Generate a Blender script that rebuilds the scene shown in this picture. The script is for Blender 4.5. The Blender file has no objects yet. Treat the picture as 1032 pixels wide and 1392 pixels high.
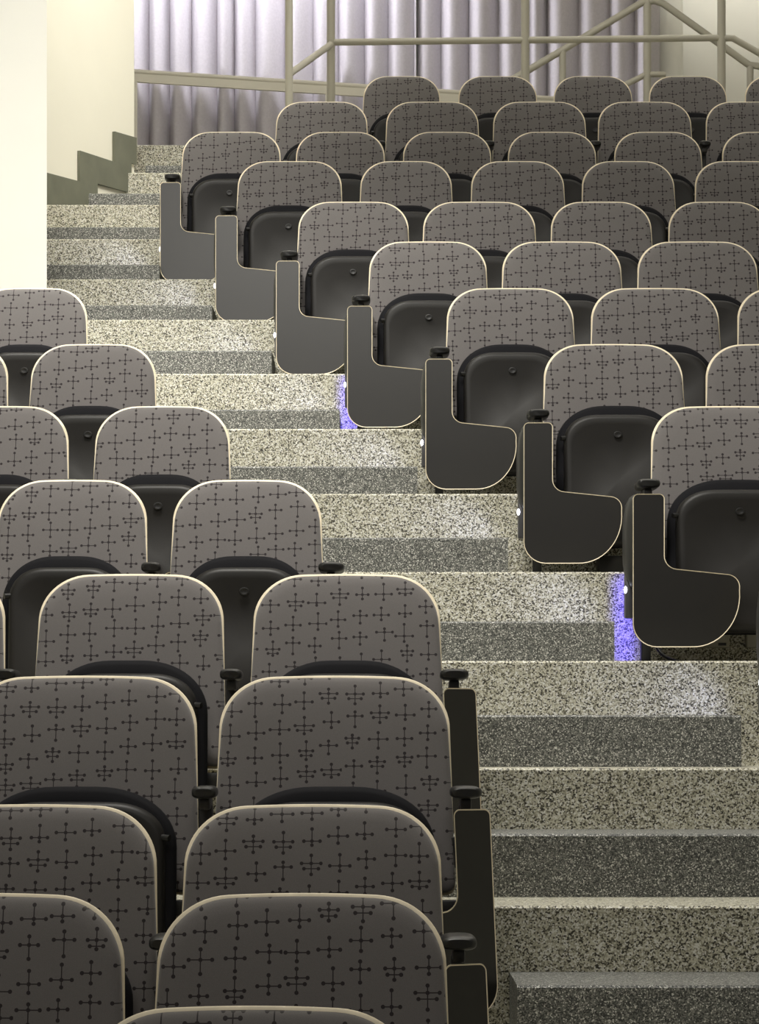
import bpy, bmesh, math, random
from mathutils import Vector, Matrix
random.seed(7)
SC = bpy.context.scene
COL = SC.collection

# ------------------------------------------------------------------ camera
HC = 1.768                       # eye height
FPX = 4267.0                     # focal length in pixels of a 1032 x 1392 frame
HOR = 1010.0                     # row of the horizon
cam_d = bpy.data.cameras.new('camera')
cam = bpy.data.objects.new('camera', cam_d)
COL.objects.link(cam)
cam.location = (0, 0, HC)
cam.rotation_euler = (math.pi / 2, 0, 0)
cam_d.sensor_fit = 'AUTO'
cam_d.sensor_width = 36.0
cam_d.lens = FPX / 1392.0 * 36.0
cam_d.shift_y = (HOR - 696.0) / 1392.0
cam_d.clip_end = 100
SC.camera = cam

# ------------------------------------------------------------------ world, exposure
SC.view_settings.view_transform = 'Standard'
SC.view_settings.look = 'None'
SC.view_settings.gamma = 1.0
SC.view_settings.exposure = 0.0
w = bpy.data.worlds.new('world')
SC.world = w
w.use_nodes = True
bg = w.node_tree.nodes['Background']
bg.inputs[0].default_value = (1.0, 0.96, 0.9, 1)
bg.inputs[1].default_value = 0.10

def area(name, loc, target, size, size_y, power, color=(1, 0.93, 0.82), spread=180):
    d = bpy.data.lights.new(name, 'AREA')
    d.shape = 'RECTANGLE'
    d.size, d.size_y = size, size_y
    d.energy, d.color = power, color
    d.spread = math.radians(spread)
    o = bpy.data.objects.new(name, d)
    COL.objects.link(o)
    o.location = loc
    o.rotation_euler = (Vector(target) - Vector(loc)).to_track_quat('-Z', 'Y').to_euler()
    return o

# ceiling luminaires of the hall, then fills added for single dim places
NEUTRAL = (1, 0.966, 0.895)
area('ceiling_and_fill', (-0.5, 8.6, 7.2), (-0.5, 10.6, 2.0), 1.6, 1.0, 130, NEUTRAL, 110)
area('ceiling_and_fill', (-1.5, 11.6, 7.9), (-1.15, 13.9, 3.2), 0.9, 0.9, 48, NEUTRAL, 64)
area('ceiling_and_fill', (1.6, 11.6, 8.1), (1.6, 13.4, 4.0), 2.2, 1.2, 14, NEUTRAL)
area('ceiling_and_fill', (1.6, 15.6, 8.5), (1.6, 15.7, 4.0), 5.0, 4.0, 75, NEUTRAL)
area('ceiling_and_fill', (-1.35, 12.8, 8.3), (-1.7, 17.0, 5.0), 0.7, 0.6, 15, NEUTRAL, 42)  # narrow fill added for the upper aisle steps, no known luminaire
area('ceiling_and_fill', (1.4, 16.9, 8.4), (-1.75, 17.8, 6.2), 0.6, 0.6, 21, NEUTRAL, 62)  # unseen wash added to brighten the slanting wall
area('ceiling_and_fill', (-3.0, 11.6, 8.2), (-2.6, 14.6, 4.6), 0.8, 0.8, 6, NEUTRAL, 60)  # small fill put in only to lift the pier face
area('ceiling_and_fill', (2.8, 20.6, 8.4), (2.6, 23.2, 6.4), 1.6, 0.6, 62, NEUTRAL)  # invented source, brightens the back wall at the right
area('ceiling_and_fill', (-0.2, 18.8, 8.45), (-0.2, 22.4, 6.0), 3.4, 0.5, 45, NEUTRAL)  # extra fill added for the lower drapes and the rails
# stage lamps high at the front of the hall
area('stage_lamp', (-1.0, 2.8, 6.4), (-0.3, 14.0, 4.5), 5.0, 1.6, 115, NEUTRAL)
# lamp strip in the cove that washes the drapes
area('cove_lamp', (-1.25, 21.572, 8.20), (-1.25, 22.3, 6.4), 2.8, 0.02, 125, (0.93, 0.92, 1.0))

# ------------------------------------------------------------------ node helpers
class E:
    """small arithmetic wrapper round shader math nodes"""
    def __init__(s, nt, sock): s.nt, s.k = nt, sock
    def op(s, name, *a):
        n = s.nt.nodes.new('ShaderNodeMath'); n.operation = name
        for i, v in enumerate((s,) + a):
            if isinstance(v, E): s.nt.links.new(v.k, n.inputs[i])
            else: n.inputs[i].default_value = v
        return E(s.nt, n.outputs[0])
    def __add__(s, b): return s.op('ADD', b)
    def __sub__(s, b): return s.op('SUBTRACT', b)
    def __mul__(s, b): return s.op('MULTIPLY', b)
    def abs(s): return s.op('ABSOLUTE')
    def floor(s): return s.op('FLOOR')
    def lt(s, b): return s.op('LESS_THAN', b)
    def max(s, b): return s.op('MAXIMUM', b)

def new_mat(name):
    m = bpy.data.materials.new(name)
    m.use_nodes = True
    nt = m.node_tree
    return m, nt, nt.nodes['Principled BSDF']

def plain(name, col, rough=0.5, metal=0.0, spec=0.5, noise=0.0, nscale=40):
    m, nt, b = new_mat(name)
    b.inputs['Base Color'].default_value = (*col, 1)
    b.inputs['Roughness'].default_value = rough
    b.inputs['Metallic'].default_value = metal
    b.inputs['Specular IOR Level'].default_value = spec
    if noise:
        tc = nt.nodes.new('ShaderNodeTexCoord')
        n = nt.nodes.new('ShaderNodeTexNoise')
        n.inputs['Scale'].default_value = nscale
        n.inputs['Detail'].default_value = 4
        nt.links.new(tc.outputs['Object'], n.inputs['Vector'])
        r = nt.nodes.new('ShaderNodeValToRGB')
        r.color_ramp.elements[0].position, r.color_ramp.elements[1].position = 0.3, 0.7
        r.color_ramp.elements[0].color = (*[c * (1 - noise) for c in col], 1)
        r.color_ramp.elements[1].color = (*[min(1, c * (1 + noise)) for c in col], 1)
        nt.links.new(n.outputs['Fac'], r.inputs[0])
        nt.links.new(r.outputs[0], b.inputs['Base Color'])
    return m

def terrazzo(name, scale, stops, rough=0.55):
    m, nt, b = new_mat(name)
    tc = nt.nodes.new('ShaderNodeTexCoord')
    v = nt.nodes.new('ShaderNodeTexVoronoi')
    v.inputs['Scale'].default_value = scale
    nt.links.new(tc.outputs['Object'], v.inputs['Vector'])
    s = nt.nodes.new('ShaderNodeSeparateColor')
    nt.links.new(v.outputs['Color'], s.inputs[0])
    r = nt.nodes.new('ShaderNodeValToRGB')
    cr = r.color_ramp
    cr.interpolation = 'CONSTANT'
    while len(cr.elements) < len(stops): cr.elements.new(0.5)
    for e, (p, c) in zip(cr.elements, stops):
        e.position = p; e.color = (*c, 1)
    nt.links.new(s.outputs[0], r.inputs[0])
    nt.links.new(r.outputs[0], b.inputs['Base Color'])
    b.inputs['Roughness'].default_value = rough
    return m

def fabric(name):
    """grey upholstery woven with small crosses that end in dots"""
    m, nt, b = new_mat(name)
    tc = nt.nodes.new('ShaderNodeTexCoord')
    sp = nt.nodes.new('ShaderNodeSeparateXYZ')
    nt.links.new(tc.outputs['Object'], sp.inputs[0])
    oi = nt.nodes.new('ShaderNodeObjectInfo')
    rnd = E(nt, oi.outputs['Random'])
    PX, PZ = 0.064, 0.064
    x = E(nt, sp.outputs['X']) * (1 / PX) + rnd * 37.0 + 200.0
    z = E(nt, sp.outputs['Z']) * (1 / PZ) + rnd * 11.0 + 200.0
    ci = x.floor()
    z = z + (ci * 0.5 - (ci * 0.5).floor()) + (ci * 0.37)
    cj = z.floor()
    cb = nt.nodes.new('ShaderNodeCombineXYZ')
    nt.links.new(ci.k, cb.inputs[0]); nt.links.new(cj.k, cb.inputs[1])
    wn = nt.nodes.new('ShaderNodeTexWhiteNoise')
    wn.noise_dimensions = '2D'
    nt.links.new(cb.outputs[0], wn.inputs['Vector'])
    sc = nt.nodes.new('ShaderNodeSeparateColor')
    nt.links.new(wn.outputs['Color'], sc.inputs[0])
    r1, r2, r3 = (E(nt, sc.outputs[i]) for i in range(3))
    wn2 = nt.nodes.new('ShaderNodeTexWhiteNoise'); wn2.noise_dimensions = '3D'
    cb2 = nt.nodes.new('ShaderNodeCombineXYZ')
    nt.links.new(ci.k, cb2.inputs[0]); nt.links.new(cj.k, cb2.inputs[1]); cb2.inputs[2].default_value = 5.5
    nt.links.new(cb2.outputs[0], wn2.inputs['Vector'])
    sc2 = nt.nodes.new('ShaderNodeSeparateColor')
    nt.links.new(wn2.outputs['Color'], sc2.inputs[0])
    q1, q2, q3 = (E(nt, sc2.outputs[i]) for i in range(3))
    u = ((x - ci) - 0.5 + (q1 - 0.5) * 0.20).abs()
    v = (z - cj) - 0.5 + (q2 - 0.5) * 0.12
    a = r1 * 0.14 + 0.25            # half length of the bar
    bb = r2 * 0.14 + 0.25           # half length of the stem
    v0 = (q3 - 0.5) * 0.30          # where the bar crosses the stem
    t, rd = 0.019, 0.066
    va = v.abs()
    stem = u.lt(t) * va.lt(bb)
    vb = (v - v0).abs()
    bar = vb.lt(t) * u.lt(a)
    def dot(du, dv): return (du * du + dv * dv).lt(rd * rd)
    pat = stem.max(bar).max(dot(u, va - bb)).max(dot(u - a, v - v0)).max(dot(u, v - v0))
    v1 = v - v0 + 0.19
    second = r3.op('GREATER_THAN', 0.62) * v0.op('GREATER_THAN', -0.03)
    bar2 = v1.abs().lt(t) * u.lt(a * 0.75)
    pat = pat.max((bar2.max(dot(u - a * 0.75, v1))) * second)
    nz = nt.nodes.new('ShaderNodeTexNoise')
    nz.inputs['Scale'].default_value = 700
    nt.links.new(tc.outputs['Object'], nz.inputs['Vector'])
    wv = nt.nodes.new('ShaderNodeMix'); wv.data_type = 'RGBA'
    wv.inputs['A'].default_value = (0.116, 0.108, 0.106, 1)
    wv.inputs['B'].default_value = (0.186, 0.174, 0.171, 1)
    nt.links.new(nz.outputs['Fac'], wv.inputs['Factor'])
    mx = nt.nodes.new('ShaderNodeMix'); mx.data_type = 'RGBA'
    nt.links.new(pat.k, mx.inputs['Factor'])
    nt.links.new(wv.outputs['Result'], mx.inputs['A'])
    mx.inputs['B'].default_value = (0.030, 0.025, 0.027, 1)
    nt.links.new(mx.outputs['Result'], b.inputs['Base Color'])
    b.inputs['Roughness'].default_value = 0.9
    b.inputs['Specular IOR Level'].default_value = 0.15
    b.inputs['Sheen Weight'].default_value = 0.25
    b.inputs['Sheen Roughness'].default_value = 0.5
    bp = nt.nodes.new('ShaderNodeBump')
    bp.inputs['Strength'].default_value = 0.12
    bp.inputs['Distance'].default_value = 0.002
    nt.links.new(nz.outputs['Fac'], bp.inputs['Height'])
    nt.links.new(bp.outputs[0], b.inputs['Normal'])
    return m

def emit(name, col, strength):
    m, nt, b = new_mat(name)
    b.inputs['Base Color'].default_value = (*col, 1)
    b.inputs['Emission Color'].default_value = (*col, 1)
    b.inputs['Emission Strength'].default_value = strength
    return m

M = dict(
    coarse=terrazzo('coarse_terrazzo', 240, [(0, (0.045, 0.04, 0.028)), (0.16, (0.17, 0.16, 0.115)), (0.32, (0.42, 0.40, 0.30)),
                                             (0.55, (0.60, 0.58, 0.46)), (0.82, (0.76, 0.75, 0.68))]),
    fine=terrazzo('fine_terrazzo', 330, [(0, (0.04, 0.042, 0.04)), (0.30, (0.12, 0.125, 0.115)), (0.66, (0.25, 0.25, 0.23)),
                                         (0.9, (0.62, 0.62, 0.58))]),
    fabric=fabric('dotted_upholstery'),
    ply=plain('plywood_edge', (0.92, 0.81, 0.60), 0.45, noise=0.08, nscale=25),
    blackcloth=plain('black_upholstery', (0.010, 0.010, 0.012), 0.8, spec=0.12),
    plastic=plain('black_plastic', (0.014, 0.013, 0.012), 0.48, spec=0.3, noise=0.1, nscale=300),
    rubber=plain('black_rubber', (0.012, 0.012, 0.012), 0.35),
    steel=plain('black_steel', (0.018, 0.018, 0.019), 0.4),
    laminate=plain('black_laminate', (0.007, 0.006, 0.0045), 0.30, spec=1.0, noise=0.12, nscale=14),
    panel=plain('grey_end_panel', (0.035, 0.035, 0.033), 0.4),
    housing=plain('lamp_housing', (0.12, 0.12, 0.13), 0.35, metal=0.6),
    lens=emit('lamp_lens', (0.85, 0.88, 1.0), 5),
    wall=plain('cream_paint', (0.78, 0.755, 0.64), 0.8, noise=0.015, nscale=3),
    pier=plain('white_paint', (0.77, 0.765, 0.71), 0.8, noise=0.01, nscale=3),
    skirt=plain('green_grey_board', (0.145, 0.15, 0.11), 0.55, noise=0.12, nscale=8),
    ceiling=plain('ceiling_paint', (0.8, 0.78, 0.72), 0.9),
    rail=plain('rail_paint', (0.42, 0.40, 0.33), 0.4),
    ledge=plain('ledge_paint', (0.62, 0.59, 0.50), 0.5),
    curtain=plain('lavender_drape', (0.50, 0.475, 0.50), 0.85, spec=0.2, noise=0.05, nscale=60),
    box=plain('beige_box', (0.38, 0.36, 0.29), 0.5),
    dark=plain('dark_label', (0.02, 0.02, 0.025), 0.4),
    wire=plain('grey_wire', (0.35, 0.34, 0.30), 0.4),
)

# ------------------------------------------------------------------ mesh helpers
def mesh_from(bm, name, mat, smooth=None):
    bmesh.ops.recalc_face_normals(bm, faces=bm.faces[:])
    if smooth:
        lim = math.radians(smooth)
        for f in bm.faces: f.smooth = True
        for e in bm.edges:
            if len(e.link_faces) == 2 and e.calc_face_angle(0) > lim: e.smooth = False
    me = bpy.data.meshes.new(name)
    bm.to_mesh(me); bm.free()
    for m in (mat if isinstance(mat, (list, tuple)) else [mat]): me.materials.append(m)
    return me

def put(name, me, parent=None, loc=(0, 0, 0)):
    o = bpy.data.objects.new(name, me)
    COL.objects.link(o)
    o.location = loc
    if parent is not None: o.parent = parent
    return o

def tag(o, label=None, cat=None, group=None, kind=None):
    if label: o['label'] = label
    if cat: o['category'] = cat
    if group: o['group'] = group
    if kind: o['kind'] = kind
    return o

def structure(name, bm, mat, smooth=None):
    return tag(put(name, mesh_from(bm, name, mat, smooth)), kind='structure')

def box(bm, x0, x1, y0, y1, z0, z1, bevel=0.0, seg=2, mi=0):
    r = bmesh.ops.create_cube(bm, size=1)
    vs = r['verts']
    for v in vs:
        v.co = Vector(((x0 + x1) / 2 + v.co.x * (x1 - x0), (y0 + y1) / 2 + v.co.y * (y1 - y0), (z0 + z1) / 2 + v.co.z * (z1 - z0)))
    if bevel:
        es = list({e for v in vs for e in v.link_edges})
        bmesh.ops.bevel(bm, geom=es, offset=bevel, segments=seg, affect='EDGES', profile=0.5)
    return vs

def tube(bm, pts, r, n=12, cap=True):
    pts = [Vector(p) for p in pts]
    rings = []
    for i, p in enumerate(pts):
        d = (pts[min(i + 1, len(pts) - 1)] - pts[max(i - 1, 0)]).normalized()
        up = Vector((0, 0, 1)) if abs(d.z) < 0.9 else Vector((0, 1, 0))
        a = d.cross(up).normalized(); b = d.cross(a).normalized()
        rings.append([bm.verts.new(p + (a * math.cos(k * 2 * math.pi / n) + b * math.sin(k * 2 * math.pi / n)) * r) for k in range(n)])
    for A, B in zip(rings, rings[1:]):
        for k in range(n): bm.faces.new((A[k], A[(k + 1) % n], B[(k + 1) % n], B[k]))
    if cap:
        bm.faces.new(rings[0][::-1]); bm.faces.new(rings[-1])

def loft(bm, rings, cap0=False, cap1=False, c0=None, c1=None, mi=0):
    """closed rings of equal length joined in order; c0 / c1 are centre points that close the ends"""
    R = [[bm.verts.new(p) for p in ring] for ring in rings]
    n = len(R[0])
    for A, B in zip(R, R[1:]):
        for k in range(n):
            f = bm.faces.new((A[k], A[(k + 1) % n], B[(k + 1) % n], B[k])); f.material_index = mi
    for ring, c, cp in ((R[0], c0, cap0), (R[-1], c1, cap1)):
        if c is not None:
            cv = bm.verts.new(c)
            for k in range(n): bm.faces.new((ring[k], ring[(k + 1) % n], cv)).material_index = mi
        elif cp: bm.faces.new(ring).material_index = mi

def prism_xy(bm, poly, z0, z1):
    loft(bm, [[(x, y, z0) for x, y in poly], [(x, y, z1) for x, y in poly]], True, True)

def px(x, y, Y):
    """a point of the photograph at depth Y"""
    return Vector(((x - 516.0) / FPX * Y, Y, HC + (HOR - y) / FPX * Y))

# ------------------------------------------------------------------ stepped floor
D, P = 0.92, 4.9                  # run of one tier, depth of tier 0 in runs
def nose(n): return (P + n) * D
nosing_px = {4: 1231.4, 5: 1044.2, 6: 898.4, 7: 777.5, 8: 671.2, 9: 583, 10: 508, 11: 434.5, 12: 379.5, 13: 325, 14: 278.4, 15: 234.8, 16: 197.2}
half_px = {3: 1339.6, 4: 1133.6, 5: 972, 6: 844.7, 7: 730.8, 8: 634, 9: 556.7, 10: 476.6, 11: 415, 12: 359.6, 13: 308.7, 14: 263, 15: 225}
TZ = {n: HC + (HOR - y) / FPX * nose(n) for n, y in nosing_px.items()}
for n, k in ((0, 1.15), (1, 1.60), (2, 2.08), (3, 3.02)): TZ[n] = k * 0.34
HZ = {n: HC + (HOR - y) / FPX * (nose(n) + 0.5 * D) for n, y in half_px.items()}

prof = [(2.5, -0.3), (2.5, TZ[0])]
for n in range(1, 17):
    y = nose(n)
    prof += [(y, TZ[n - 1]), (y, TZ[n] - 0.006), (y + 0.006, TZ[n])]
prof += [(24.0, TZ[16]), (24.0, -0.3)]
bm = bmesh.new()
loft(bm, [[(-5.0, y, z) for y, z in prof], [(6.0, y, z) for y, z in prof]], True, True)
structure('floor', bm, M['coarse'])

WALL = [(-1.552, 14.64), (-1.885, 17.34), (-1.44, 18.42), (-1.46, 18.56), (-4.9, 18.56), (-4.9, 14.64)]
def wall_x(y):
    for (xa, ya), (xb, yb) in zip(WALL, WALL[1:3]):
        if ya <= y <= yb: return xa + (xb - xa) * (y - ya) / (yb - ya)
    return -99
for n in range(3, 16):
    yf, yb = nose(n) + 0.5 * D, nose(n + 1) - 0.001
    xl = 0.339 - 0.318 * (n - 3) if n < 9 else -1.9
    xr = 1.103 - 0.318 * (n - 5)
    if n >= 13: xr = -0.75
    if n == 15: xl = -1.40
    bm = bmesh.new()
    z0, z1 = TZ[n] + 0.0005, HZ[n]
    c = 0.006
    ring = [(yf, z0), (yf, z1 - c), (yf + c, z1), (yb, z1), (yb, z0)]
    if 11 <= n <= 14: left = [(wall_x(min(y, 18.41)) + 0.022, y, z) for y, z in ring]
    else: left = [(xl, y, z) for y, z in ring]
    loft(bm, [left, [(xr, y, z) for y, z in ring]], True, True)
    structure('aisle_step', bm, M['fine'])

# ------------------------------------------------------------------ room shell
bm = bmesh.new(); prism_xy(bm, WALL, TZ[10] - 0.2, 8.6)
for f in bm.faces:
    if all(abs(v.co.y - 14.64) < 0.01 for v in f.verts): f.material_index = 1
structure('wall_left', bm, [M['wall'], M['pier']])
bm = bmesh.new(); box(bm, -5, 6, 23.2, 23.4, TZ[16], 8.6)
structure('wall_back', bm, M['pier'])
bm = bmesh.new(); box(bm, 6.0, 6.2, 2.5, 23.4, -0.3, 8.6)
structure('wall_right', bm, M['pier'])
bm = bmesh.new(); box(bm, -5.2, -5.0, 2.5, 23.4, -0.3, 8.6)
structure('wall_side', bm, M['pier'])
bm = bmesh.new(); box(bm, -5.2, 6.2, 2.5, 23.4, 8.6, 8.8)
structure('ceiling', bm, M['ceiling'])
# unseen shelf, added to cut off the drape lamp's light lower down
bm = bmesh.new(); box(bm, -5, 6, 20.4, 21.75, 7.72, 7.76)
structure('cove_baffle', bm, M['ceiling'])
# round pilaster at the right end of the drapes
bm = bmesh.new()
c = px(905, 0, 22.7)
tube(bm, [(c.x + 0.02, 22.85, TZ[16]), (c.x + 0.02, 22.85, 8.6)], 0.12, 32)
structure('trim_2', bm, M['pier'], 40)

# stepped skirting board on the slanting wall
def on_wall(x, y):
    (xa, ya), (xb, yb) = WALL[1], WALL[2]
    s = (xb - xa) / (yb - ya); r = (x - 516.0) / FPX
    Y = (xa - s * ya) / (r - s)
    return px(x, y, Y)
poly = [(60, 235), (105, 247), (105, 205), (152.5, 220.5), (152.5, 179), (182, 187.5), (182, 224), (175, 222), (175, 262.5), (129, 250), (129, 279), (60, 279)]
bm = bmesh.new()
nrm = Vector((WALL[2][1] - WALL[1][1], -(WALL[2][0] - WALL[1][0]), 0)).normalized()
A = [on_wall(x, y) + nrm * 0.001 for x, y in poly]
B = [p + nrm * 0.018 for p in A]
loft(bm, [A, B], True, True)
structure('baseboard_left', bm, M['skirt'])

# ------------------------------------------------------------------ chair parts
T = 0.918
def arch(hw, zb, zt, rx, ry, flare=0.0, crown=0.0, rb=0.03, pw=2.3, n=14):
    """outline with big rounded upper corners, from the lower left clockwise: list of (x, z)"""
    right = []
    for k in range(n + 1):
        a = math.pi / 2 * k / n
        x = hw - rx + rx * abs(math.sin(a)) ** (2 / pw)
        z = zt - ry + ry * abs(math.cos(a)) ** (2 / pw)
        right.append((x, z))
    top = [(hw - rx) * k / 6 for k in range(6)]
    right = [(x, zt) for x in top] + right
    steps = 6
    z_c = zt - ry
    for k in range(1, steps + 1): right.append((hw, z_c + (zb + rb - z_c) * k / steps))
    for k in range(1, 5):
        a = math.pi / 2 * k / 4
        right.append((hw - rb + rb * math.cos(a), zb + rb - rb * math.sin(a)))
    for k in range(1, 4): right.append(((hw - rb) * (1 - k / 4), zb))
    out = []
    for x, z in right:
        out.append((x + flare * max(0, z_c - z) * x / hw, z - crown * (x / hw) ** 2))
    left = [(-x, z) for x, z in out[1:]][::-1]
    return out + [(0, zb)] + left if out[-1][0] > 1e-6 else out + left

def scaled(o, dx, dz, cz):
    hw = max(abs(x) for x, z in o); hz = max(abs(z - cz) for x, z in o)
    return [(x * (1 - dx / hw), cz + (z - cz) * (1 - dz / hz)) for x, z in o]

CACHE = {}
def cached(key, fn):
    if key not in CACHE: CACHE[key] = fn()
    return CACHE[key]

def back_map(hw):
    def f(x, z, d): return (x, 0.06 + (z - 0.36) * 0.28 - 0.035 * (x / hw) ** 2 + d, z)
    return f

def back_outline(W): return arch(W / 2, 0.36, T, 0.142, 0.132, flare=0.03, crown=0.012, pw=2.1)

def shell_mesh(W):
    f = back_map(W / 2); o = back_outline(W); cz = 0.66; bm = bmesh.new()
    S = [0.3, 0.6, 0.85, 0.97, 1.0]
    def ring(s, d): return [f(x * s, cz + (z - cz) * s, d) for x, z in o]
    o2 = 0.994
    rings = [ring(s * o2, 0.0) for s in S] + [ring(1.0, 0.002), ring(1.0, 0.012), ring(o2, 0.014)] + [ring(s * o2, 0.014) for s in S[::-1][1:]]
    loft(bm, rings, c0=f(0, cz, 0.0), c1=f(0, cz, 0.014))
    return mesh_from(bm, 'back_shell', M['ply'], 50)

def cushion_mesh(W):
    f = back_map(W / 2); cz = 0.66
    o = scaled(back_outline(W), 0.0075, 0.0075, cz); bm = bmesh.new()
    k = 0.0065 / (W / 2)             # the plywood edge narrows towards the seat
    o = [(x * (1 + k * min(1, max(0, (T - 0.10 - z) / 0.22))), z) for x, z in o]
    prof = [(1.0, -0.0005), (1.0, -0.012), (0.993, -0.021), (0.978, -0.028), (0.95, -0.034), (0.88, -0.040), (0.7, -0.046), (0.4, -0.050), (0.2, -0.051)]
    rings = [[f(x * s, cz + (z - cz) * s, d) for x, z in o] for s, d in prof]
    loft(bm, rings, c0=f(0, cz, -0.0005), c1=f(0, cz, -0.051))
    return mesh_from(bm, 'back_cushion', M['fabric'], 60)

def seat_cushion_mesh(W):
    hw = 0.43 * W; o = arch(hw, 0.125, 0.660, 0.19 * W / 0.55, 0.15, rb=0.06, crown=0.006, pw=2.15); cz = 0.37; bm = bmesh.new()
    prof = [(0.80, 0.012), (0.93, 0.008), (0.985, -0.008), (1.0, -0.03), (0.99, -0.052), (0.95, -0.066), (0.8, -0.068)]
    def y0(z): return (z - 0.37) * 0.10
    rings = [[(x * s, y0(z) + d, cz + (z - cz) * s) for x, z in o] for s, d in prof]
    loft(bm, rings, c0=(0, 0.012, cz), c1=(0, -0.066, cz))
    return mesh_from(bm, 'seat_cushion', M['blackcloth'], 60)

def pan_mesh(W):
    hw = 0.43 * W - 0.026; o = arch(hw, 0.13, 0.622, 0.13 * W / 0.55, 0.10, rb=0.05, crown=0.004, pw=2.2); cz = 0.37; bm = bmesh.new()
    prof = [(1.0, -0.060), (1.0, -0.078), (0.988, -0.092), (0.965, -0.101), (0.93, -0.105), (0.85, -0.104), (0.6, -0.101), (0.3, -0.100)]
    def y0(z): return (z - 0.37) * 0.10
    rings = [[(x * s, y0(z) + d, cz + (z - cz) * s) for x, z in o] for s, d in prof]
    loft(bm, rings, c0=(0, -0.06, cz), c1=(0, -0.100, cz))
    return mesh_from(bm, 'seat_pan', M['plastic'], 60)

def button_mesh():
    bm = bmesh.new()
    pr = [(0.016, -0.083), (0.0155, -0.0858), (0.012, -0.0866), (0.010, -0.0860)]
    rings = [[(r * math.cos(k * math.pi / 8), y, 0.545 + r * 0.8 * math.sin(k * math.pi / 8)) for k in range(16)] for r, y in pr]
    loft(bm, rings, c0=(0, -0.083, 0.545), c1=(0, -0.0860, 0.545))
    return mesh_from(bm, 'pan_button', M['rubber'], 50)

def nub_mesh(W, s):
    hw = (0.43 * W - 0.026) * s; bm = bmesh.new()
    tube(bm, [(hw - 0.012 * s, -0.072, 0.532), (hw + 0.012 * s, -0.085, 0.530)], 0.009, 10)
    return mesh_from(bm, 'hinge_stop', M['rubber'], 50)

def standard_mesh(W, s, rear):
    """post, foot and arm bracket beside the seat; s = -1 on the photograph's left"""
    x = s * (W / 2 + 0.034); bm = bmesh.new()
    box(bm, x - 0.016, x + 0.016, -0.055, 0.01, 0.008, 0.585, 0.005)
    box(bm, x - 0.033, x + 0.033, -0.10, 0.11, 0.0, 0.012, 0.004)
    box(bm, x - 0.014, x + 0.014, -0.13, 0.02, 0.572, 0.602, 0.006)
    # brackets to the hinge of the seat and to the back
    xi = s * (0.43 * W - 0.005)
    box(bm, min(x, xi), max(x, xi), -0.02, 0.02, 0.30, 0.34, 0.004)
    xj = s * (W / 2 - 0.03)
    box(bm, min(x, xj), max(x, xj), 0.035, 0.06, 0.42, 0.50, 0.004)
    return mesh_from(bm, 'standard', M['steel'], 40)

def pad_mesh(W, s, aisle):
    x = s * (W / 2 + 0.034); bm = bmesh.new()
    ys = [(-0.165, 0.70, 0.6), (-0.158, 0.9, 0.85), (-0.145, 1, 1), (-0.05, 1, 1), (-0.01, 0.95, 1), (0.02, 0.85, 0.9), (0.028, 0.6, 0.6)]
    rings = []
    for y, a, b in ys:
        ring = []
        for k in range(20):
            t = 2 * math.pi * k / 20; cx, sz = math.cos(t), math.sin(t)
            ring.append((x + (0.040 if aisle else 0.031) * a * math.copysign(abs(cx) ** 0.6, cx), y, 0.617 + 0.016 * b * math.copysign(abs(sz) ** 0.7, sz)))
        rings.append(ring)
    loft(bm, rings, True, True)
    return mesh_from(bm, 'arm_pad', M['rubber'], 50)

def tablet_outline():
    """L-shaped writing tablet hanging down; x from the outer edge inwards, z over the floor"""
    def arc(cx, cz, r, a0, a1, n=7, rz=None):
        rz = rz or r
        return [(cx + r * math.cos(math.radians(a0 + (a1 - a0) * k / n)), cz + rz * math.sin(math.radians(a0 + (a1 - a0) * k / n))) for k in range(n + 1)]
    o = []
    o += arc(0.020, 0.559, 0.018, 180, 90)
    o += arc(0.091, 0.559, 0.018, 90, 0)
    o += arc(0.153, 0.368, 0.044, 180, 264)
    o += arc(0.318, 0.262, 0.044, 84, 5)
    o += arc(0.205, 0.235, 0.157, 5, -92, 14, 0.175)
    o += arc(0.085, 0.140, 0.083, 268, 182, 8, 0.080)
    return o

def lift(o, s, e, yaw, roll):
    """outline to chair space: e is the chair's aisle edge, s its side"""
    ca, sa = math.cos(yaw), math.sin(yaw)
    def g(x, z, d):
        xr = x + (z - 0.577) * math.tan(roll)
        return (s * (e + 0.094 - xr * ca + d * 0), -0.205 - xr * sa + d, z)
    return g

def tablet_mesh(W, s, yaw, roll, band):
    o = tablet_outline(); g = lift(o, s, W / 2, yaw, roll); bm = bmesh.new()
    cx, cz = 0.17, 0.28
    if band:
        # plywood edge: a closed strip round the outline
        def ins(k):
            n = len(o); r = []
            for i in range(n):
                a, b = Vector(o[i - 1]), Vector(o[(i + 1) % n]); t = (b - a).normalized()
                r.append((o[i][0] + t.y * -k, o[i][1] + t.x * k))
            return r
        q = ins(-0.0028)
        R = [[g(x, z, 0.0) for x, z in q], [g(x, z, -0.0012) for x, z in o], [g(x, z, 0.0142) for x, z in o], [g(x, z, 0.013) for x, z in q]]
        loft(bm, R + [R[0]])
        bmesh.ops.remove_doubles(bm, verts=bm.verts[:], dist=1e-5)
        return mesh_from(bm, 'edge_band', M['ply'], 50)
    loft(bm, [[g(x, z, 0.0) for x, z in o], [g(x, z, 0.013) for x, z in o]], True, True)
    return mesh_from(bm, 'tablet', M['laminate'], 40)

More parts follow.
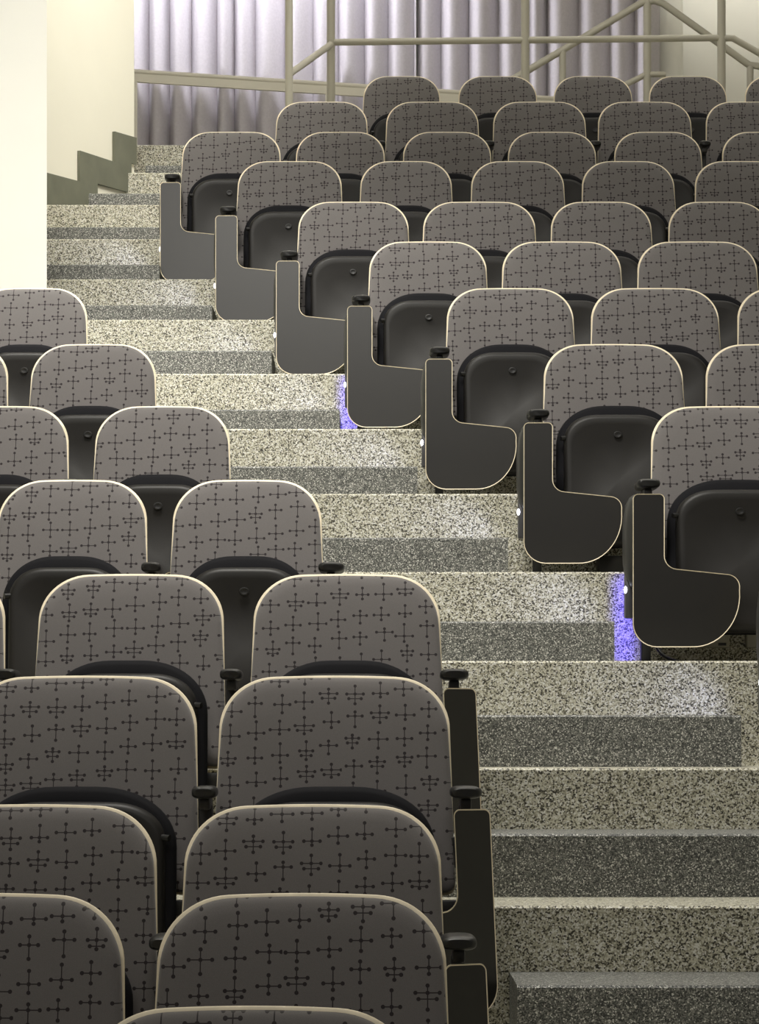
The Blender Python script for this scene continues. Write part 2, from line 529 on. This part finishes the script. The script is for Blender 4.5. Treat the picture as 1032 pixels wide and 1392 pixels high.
def end_panel_mesh(W, s):
    """bulging side panel on the aisle standard"""
    x = s * (W / 2 + 0.060); bm = bmesh.new()
    o = []
    for k in range(28):
        t = 2 * math.pi * k / 28
        o.append((0.10 * math.copysign(abs(math.cos(t)) ** 0.7, math.cos(t)), 0.425 + 0.165 * math.copysign(abs(math.sin(t)) ** 0.7, math.sin(t))))
    pr = [(1.0, 0.0), (1.0, 0.012), (0.94, 0.028), (0.8, 0.040), (0.5, 0.048)]
    rings = [[(x + s * d, y * k - 0.005, 0.425 + (z - 0.425) * k) for y, z in o] for k, d in pr]
    loft(bm, rings, True, True)
    return mesh_from(bm, 'end_panel', M['panel'], 50)

def lamp_mesh(W, s):
    x = s * (W / 2 + 0.088); bm = bmesh.new()
    box(bm, x - 0.016, x + 0.016, -0.035, 0.035, 0.165, 0.315, 0.006)
    return mesh_from(bm, 'aisle_lamp', M['housing'], 40)

def lens_mesh(W, s):
    x = s * (W / 2 + 0.088 + 0.014); bm = bmesh.new()
    bmesh.ops.create_uvsphere(bm, u_segments=14, v_segments=8, radius=0.007, matrix=Matrix.Translation((x, -0.030, 0.262)) @ Matrix.Scale(1.9, 4, (0, 0, 1)))
    return mesh_from(bm, 'lamp_lens', M['lens'], 60)

ORD = ['', 'first', 'second', 'third', 'fourth', 'fifth', 'sixth', 'seventh', 'eighth', 'ninth', 'tenth']
def chair(n, xc_px, W, s, rank, aisle, label, group):
    """s = side that carries the standard: -1 the photograph's left, +1 right"""
    W = round(W, 3)
    Yb = (P + 1.05 + n) * D
    X = (xc_px - 516.0) / FPX * Yb
    r = bpy.data.objects.new('theatre_chair', None)
    COL.objects.link(r)
    r.empty_display_size = 0.2
    r.location = (X, nose(n) + 0.75, TZ[n])
    tag(r, label, 'chair', group)
    put('back_shell', cached(('bs', W), lambda: shell_mesh(W)), r)
    put('back_cushion', cached(('bc', W), lambda: cushion_mesh(W)), r)
    dz = -0.03 if n <= 3 else (-0.018 if (n == 6 and s < 0) else 0.0)     # how far each seat has folded up
    put('seat_cushion', cached(('sc', W), lambda: seat_cushion_mesh(W)), r, (0, 0, dz))
    p = put('seat_pan', cached(('sp', W), lambda: pan_mesh(W)), r, (0, 0, dz))
    put('pan_button', cached(('pb',), button_mesh), p)
    for k in (-1, 1): put('hinge_stop', cached(('hs', W, k), lambda: nub_mesh(W, k)), p)
    put('standard', cached(('st', W, s), lambda: standard_mesh(W, s, 0)), r)
    put('arm_pad', cached(('ap', W, s, aisle), lambda: pad_mesh(W, s, aisle)), r)
    if s < 0 and aisle and n in (7, 8):
        def brace():
            bm = bmesh.new(); k = 0.0 if n == 8 else 0.05
            tube(bm, [(-0.25 + k, -0.02, 0.13), (-0.205 + k, -0.03, 0.004)], 0.0035, 8)
            tube(bm, [(-0.065 - k, -0.02, 0.13), (-0.105 - k, -0.03, 0.004)], 0.0035, 8)
            return mesh_from(bm, 'wire_brace', M['wire'], 50)
        put('wire_brace', brace(), r)
    if aisle:
        yaw, roll = (math.radians(2), 0.0) if s < 0 else (math.radians(30), math.radians(3.0))
        t = put('tablet', cached(('tb', W, s), lambda: tablet_mesh(W, s, yaw, roll, False)), r)
        put('edge_band', cached(('eb', W, s), lambda: tablet_mesh(W, s, yaw, roll, True)), t)
        if s < 0:
            put('end_panel', cached(('ep', W, s), lambda: end_panel_mesh(W, s)), r)
            l = put('aisle_lamp', cached(('al', W, s), lambda: lamp_mesh(W, s)), r)
            put('lamp_lens', cached(('ll', W, s), lambda: lens_mesh(W, s)), l)
            xl, yl, zl = X - W / 2 - 0.115, nose(n) + 0.72, TZ[n] + 0.262
            if n in (6, 9):
                area('aisle_lamp_glow', (X - W / 2 - 0.09, nose(n) + 0.835, TZ[n] + 0.165), (X - W / 2 - 0.09, nose(n) + 1.2, TZ[n] + 0.165), 0.02, 0.30, 0.18, (0.06, 0.03, 1.0), 80)
            d = bpy.data.lights.new('aisle_lamp_beam', 'SPOT')
            d.energy, d.color, d.spot_size, d.spot_blend, d.shadow_soft_size = 2.2, (0.62, 0.66, 1.0), math.radians(95), 0.9, 0.02
            o = bpy.data.objects.new('aisle_lamp_beam', d); COL.objects.link(o)
            o.location = (xl - 0.01, yl - 0.04, zl)
            o.rotation_euler = Vector((-0.75, 0.5, -0.35)).to_track_quat('-Z', 'Y').to_euler()
    return r

# ------------------------------------------------------------------ the chairs
RIGHT = {   # tier: (left edge, right edge) of each back in the photograph
    5: [(1065, 1301)],
    6: [(883, 1103)],
    7: [(738, 926), (957, 1145)],
    8: [(607, 778.5), (802, 975), (1000, 1172)],
    9: [(502, 661), (682, 843), (865, 1027)],
    10: [(406, 555.5), (575, 727), (748, 884), (907, 1043)],
    11: [(324, 465), (490, 614), (640, 766), (790, 915), (943, 1068)],
    12: [(249, 382), (403, 523), (548, 667), (690, 809), (834, 952), (980, 1099)],
    13: [(376, 499.5), (525, 650), (670, 795), (812, 938), (958, 1083)],
    14: [(494, 598), (623, 729), (752, 858), (881, 986), (1011, 1116)],
}
LEFT = {
    0: [(114, 570), (-413, 43)],
    1: [(217, 606), (-216, 173)],
    2: [(253, 599), (-130, 216)],
    3: [(300, 611), (-41, 270)],
    4: [(346, 598), (56, 306), (-238, 11)],
    5: [(237, 438), (1, 202)],
    6: [(132, 314), (-86, 96)],
    7: [(45, 214), (-155, 14)],
    8: [(-33, 121)],
}
for n, row in RIGHT.items():
    pxm = FPX / ((P + 1.05 + n) * D)
    for k, (a, b) in enumerate(row):
        back = 15 - n
        place = 'the back row' if back == 1 else ORD[back] + ' row from the back'
        aisle = k == 0 and n <= 12
        if aisle: lab = 'aisle-end theatre chair with hanging dark tablet, %s, right block' % place
        elif k == 0: lab = 'grey dotted theatre chair, leftmost of %s, right block' % place.replace('the back', 'the back')
        else: lab = 'grey dotted theatre chair, %s from the left in %s, right block' % (ORD[k + 1], place)
        chair(n, (a + b) / 2, (b - a) / pxm, -1, k, aisle, lab, 'theatre chairs right of the stairs')
for n, row in LEFT.items():
    pxm = FPX / ((P + 1.05 + n) * D)
    for k, (a, b) in enumerate(row):
        front = n + 1
        place = 'front row' if front == 1 else ORD[front] + ' row from the front'
        aisle = k == 0
        if aisle: lab = 'theatre chair beside the stairs, %s, left block, tablet hanging aisle side' % place
        else: lab = 'grey dotted theatre chair, %s from the stairs, %s, left block' % (ORD[k + 1], place)
        chair(n, (a + b) / 2, (b - a) / pxm, 1, k, aisle, lab, 'theatre chairs left of the stairs')

# ------------------------------------------------------------------ drapes
def drape(x0, x1, Y, label, pitch, seed):
    rd = random.Random(seed)
    X0, X1 = px(x0, 0, Y).x, px(x1, 0, Y).x
    xs, ph, pts = X0, 0.0, []
    N = int((X1 - X0) / 0.008)
    dep, pit = 0.12, pitch
    for i in range(N + 1):
        x = X0 + (X1 - X0) * i / N
        ph += (X1 - X0) / N / pit * 2 * math.pi
        if ph > 2 * math.pi:
            ph -= 2 * math.pi; pit = pitch * rd.uniform(0.75, 1.3); dep = rd.uniform(0.10, 0.15)
        # each fold swings out fast and falls back slowly
        t = ph / (2 * math.pi)
        q = math.sin(math.pi / 2 * t / 0.3) if t < 0.3 else math.cos(math.pi / 2 * (t - 0.3) / 0.7) ** 1.2
        y = Y - dep * q
        pts.append((x, y))
    bm = bmesh.new()
    zs = [TZ[16] + 0.01, 6.0, 6.6, 7.2, 7.7, 8.5]
    rows = [[bm.verts.new((x, y, z)) for x, y in pts] for z in zs]
    for A, B in zip(rows, rows[1:]):
        for i in range(N): bm.faces.new((A[i], A[i + 1], B[i + 1], B[i]))
    me = mesh_from(bm, 'stage_curtain', M['curtain'], 60)
    o = put('curtain', me)
    md = o.modifiers.new('thickness', 'SOLIDIFY'); md.thickness = 0.006
    return tag(o, label, 'curtain', 'pleated curtains along the back wall')
drape(174, 566, 22.4, 'pale lavender pleated curtain at the left behind the low ledge rail', 0.165, 3)
drape(568, 896, 22.5, 'darker purple grey pleated curtain right of the pale one, ending at wall', 0.18, 5)

# ------------------------------------------------------------------ ledge rail in front of the drapes
def thing(name, label, cat, loc, group=None):
    o = bpy.data.objects.new(name, None); COL.objects.link(o)
    o.location = loc; o.empty_display_size = 0.2
    return tag(o, label, cat, group)
def part(name, bm, mat, parent, smooth=45):
    off = parent.matrix_basis.translation if parent.parent is None else parent.parent.matrix_basis.translation
    for v in bm.verts: v.co -= off
    return put(name, mesh_from(bm, name, mat, smooth), parent)

a, b = px(176, 97, 21.0), px(800, 137.5, 21.97)
b.z = a.z
root = thing('ledge_rail', 'low beige ledge rail running in front of the curtains', 'railing', (a.x, a.y, TZ[16]))
bm = bmesh.new(); tube(bm, [a, b], 0.017, 14); part('top_tube', bm, M['ledge'], root)
bm = bmesh.new()
dv = (b - a).normalized(); nv = Vector((dv.y, -dv.x, 0))
ring = lambda p: [p + nv * 0.014 + Vector((0, 0, -0.014)), p + nv * 0.014 + Vector((0, 0, -0.07)), p - nv * 0.014 + Vector((0, 0, -0.07)), p - nv * 0.014 + Vector((0, 0, -0.014))]
loft(bm, [ring(a), ring(b)], True, True); part('fascia_board', bm, M['ledge'], root)
for f in (0.012, 0.42, 0.985):
    p = a.lerp(b, f)
    bm = bmesh.new(); box(bm, p.x - 0.014, p.x + 0.014, p.y - 0.013, p.y + 0.013, TZ[16], p.z - 0.069, 0.003)
    part('post', bm, M['ledge'], root)

# ------------------------------------------------------------------ pipe railings behind the back row
R = 0.023
YR = 19.45
root = thing('pipe_railing', 'green grey pipe railing with tall posts behind the back row', 'railing', (px(450, 0, YR).x, YR, TZ[16]))
for x in (450, 714, 981):
    p = px(x, 0, YR)
    bm = bmesh.new(); tube(bm, [(p.x, YR, TZ[16]), (p.x, YR, 6.78)], R + 0.003, 16); part('post', bm, M['rail'], root)
bm = bmesh.new(); tube(bm, [px(450, 57.5, YR), px(981, 51.5, YR)], R - 0.002, 14); part('middle_rail', bm, M['rail'], root)
bm = bmesh.new(); tube(bm, [px(450, -90, YR), px(981, -90, YR)], R, 14); part('top_rail', bm, M['rail'], root)
bm = bmesh.new(); tube(bm, [px(981, 52, YR), px(997, 52, YR), px(1060, 88, YR)], R - 0.002, 14); part('sloping_rail', bm, M['rail'], root)

Y2 = 18.95
root = thing('pipe_railing', 'green grey pipe railing at the left end, short rail sloping down', 'railing', (px(393, 0, 18.5).x, 18.5, TZ[15]))
p = px(393, 0, 18.5)
bm = bmesh.new(); tube(bm, [(p.x, 18.5, TZ[15]), (p.x, 18.5, 6.6)], R, 16); part('post', bm, M['rail'], root)
q = px(449, 61, YR - 0.05)
bm = bmesh.new(); tube(bm, [px(393, 101, 18.5), q], R - 0.002, 14); part('sloping_rail', bm, M['rail'], root)
bm = bmesh.new(); tube(bm, [px(393, -60, 18.5), px(449, -100, YR - 0.05)], R, 14); part('top_rail', bm, M['rail'], root)

Y3 = 21.2
root = thing('stair_railing', 'farther pipe railing sloping up to a post then down to the right', 'railing', (px(880, 0, Y3).x, Y3, TZ[16]))
for x, yt in ((765, 68), (880, -2), (1020, 90)):
    p = px(x, yt, Y3)
    bm = bmesh.new(); tube(bm, [(p.x, Y3, TZ[16]), (p.x, Y3, p.z)], R + (0.004 if x == 880 else 0), 16); part('post', bm, M['rail'], root)
bm = bmesh.new(); tube(bm, [px(690, 112, Y3), px(765, 68, Y3), px(872, 4, Y3), px(890, 1, Y3), px(902, 5, Y3), px(1018, 88, Y3), px(1032, 90, Y3), px(1060, 90, Y3)], R + 0.001, 14)
part('sloping_rail', bm, M['rail'], root)
bm = bmesh.new(); tube(bm, [px(830, 125, Y3), px(875, 103, Y3), px(886, 101, Y3), px(905, 101, Y3)], R - 0.003, 14)
part('lower_rail', bm, M['rail'], root)

# ------------------------------------------------------------------ things on the floor under the seats
yb = nose(7) - 0.001
for x0, x1, y0, y1, lab in ((946, 990, 846, 881, 'beige power box on the riser behind the tablet, black label on it'),
                            (1013, 1048, 838, 881, 'beige power box on the riser at the right edge')):
    p0, p1 = px(x0, y1, yb), px(x1, y0, yb)
    root = thing('power_box', lab, 'power box', ((p0.x + p1.x) / 2, yb, p0.z), 'power boxes under the seats')
    bm = bmesh.new(); box(bm, p0.x, p1.x, yb - 0.05, yb, p0.z, p1.z, 0.004); part('case', bm, M['box'], root)
    bm = bmesh.new(); box(bm, p1.x - 0.040, p1.x - 0.012, yb - 0.0515, yb - 0.0495, p0.z + 0.007, p0.z + 0.017); part('label', bm, M['dark'], root)
p0, p1 = px(815, 777, nose(8) - 0.2), px(853, 750, nose(8) - 0.2)
bm = bmesh.new(); box(bm, p0.x, p1.x, nose(8) - 0.2, nose(8) - 0.02, TZ[7], TZ[7] + 0.10, 0.004)
tag(put('junction_box', mesh_from(bm, 'junction_box', M['steel'], 40)), 'black box on the floor behind the second tablet up', 'box')
def cable(pts, r, mat, name, label):
    bm = bmesh.new()
    P_ = [Vector(p) for p in pts]; out = []
    for i in range(len(P_) - 1):
        a, b, c, d = P_[max(i - 1, 0)], P_[i], P_[i + 1], P_[min(i + 2, len(P_) - 1)]
        for k in range(8):
            t = k / 8
            out.append(0.5 * ((2 * b) + (c - a) * t + (2 * a - 5 * b + 4 * c - d) * t * t + (3 * b - a - 3 * c + d) * t ** 3))
    out.append(P_[-1])
    tube(bm, out, r, 8)
    return tag(put(name, mesh_from(bm, name, mat, 60)), label, 'cable')
z = TZ[6] + 0.006
x = px(900, 0, 10.6).x
cable([(x - 0.02, 10.80, z + 0.10), (x + 0.02, 10.74, z + 0.03), (x + 0.10, 10.62, z), (x + 0.22, 10.6, z), (x + 0.4, 10.7, z)], 0.006, M['rubber'], 'power_cable', 'black cable lying on the floor under the front right chair')
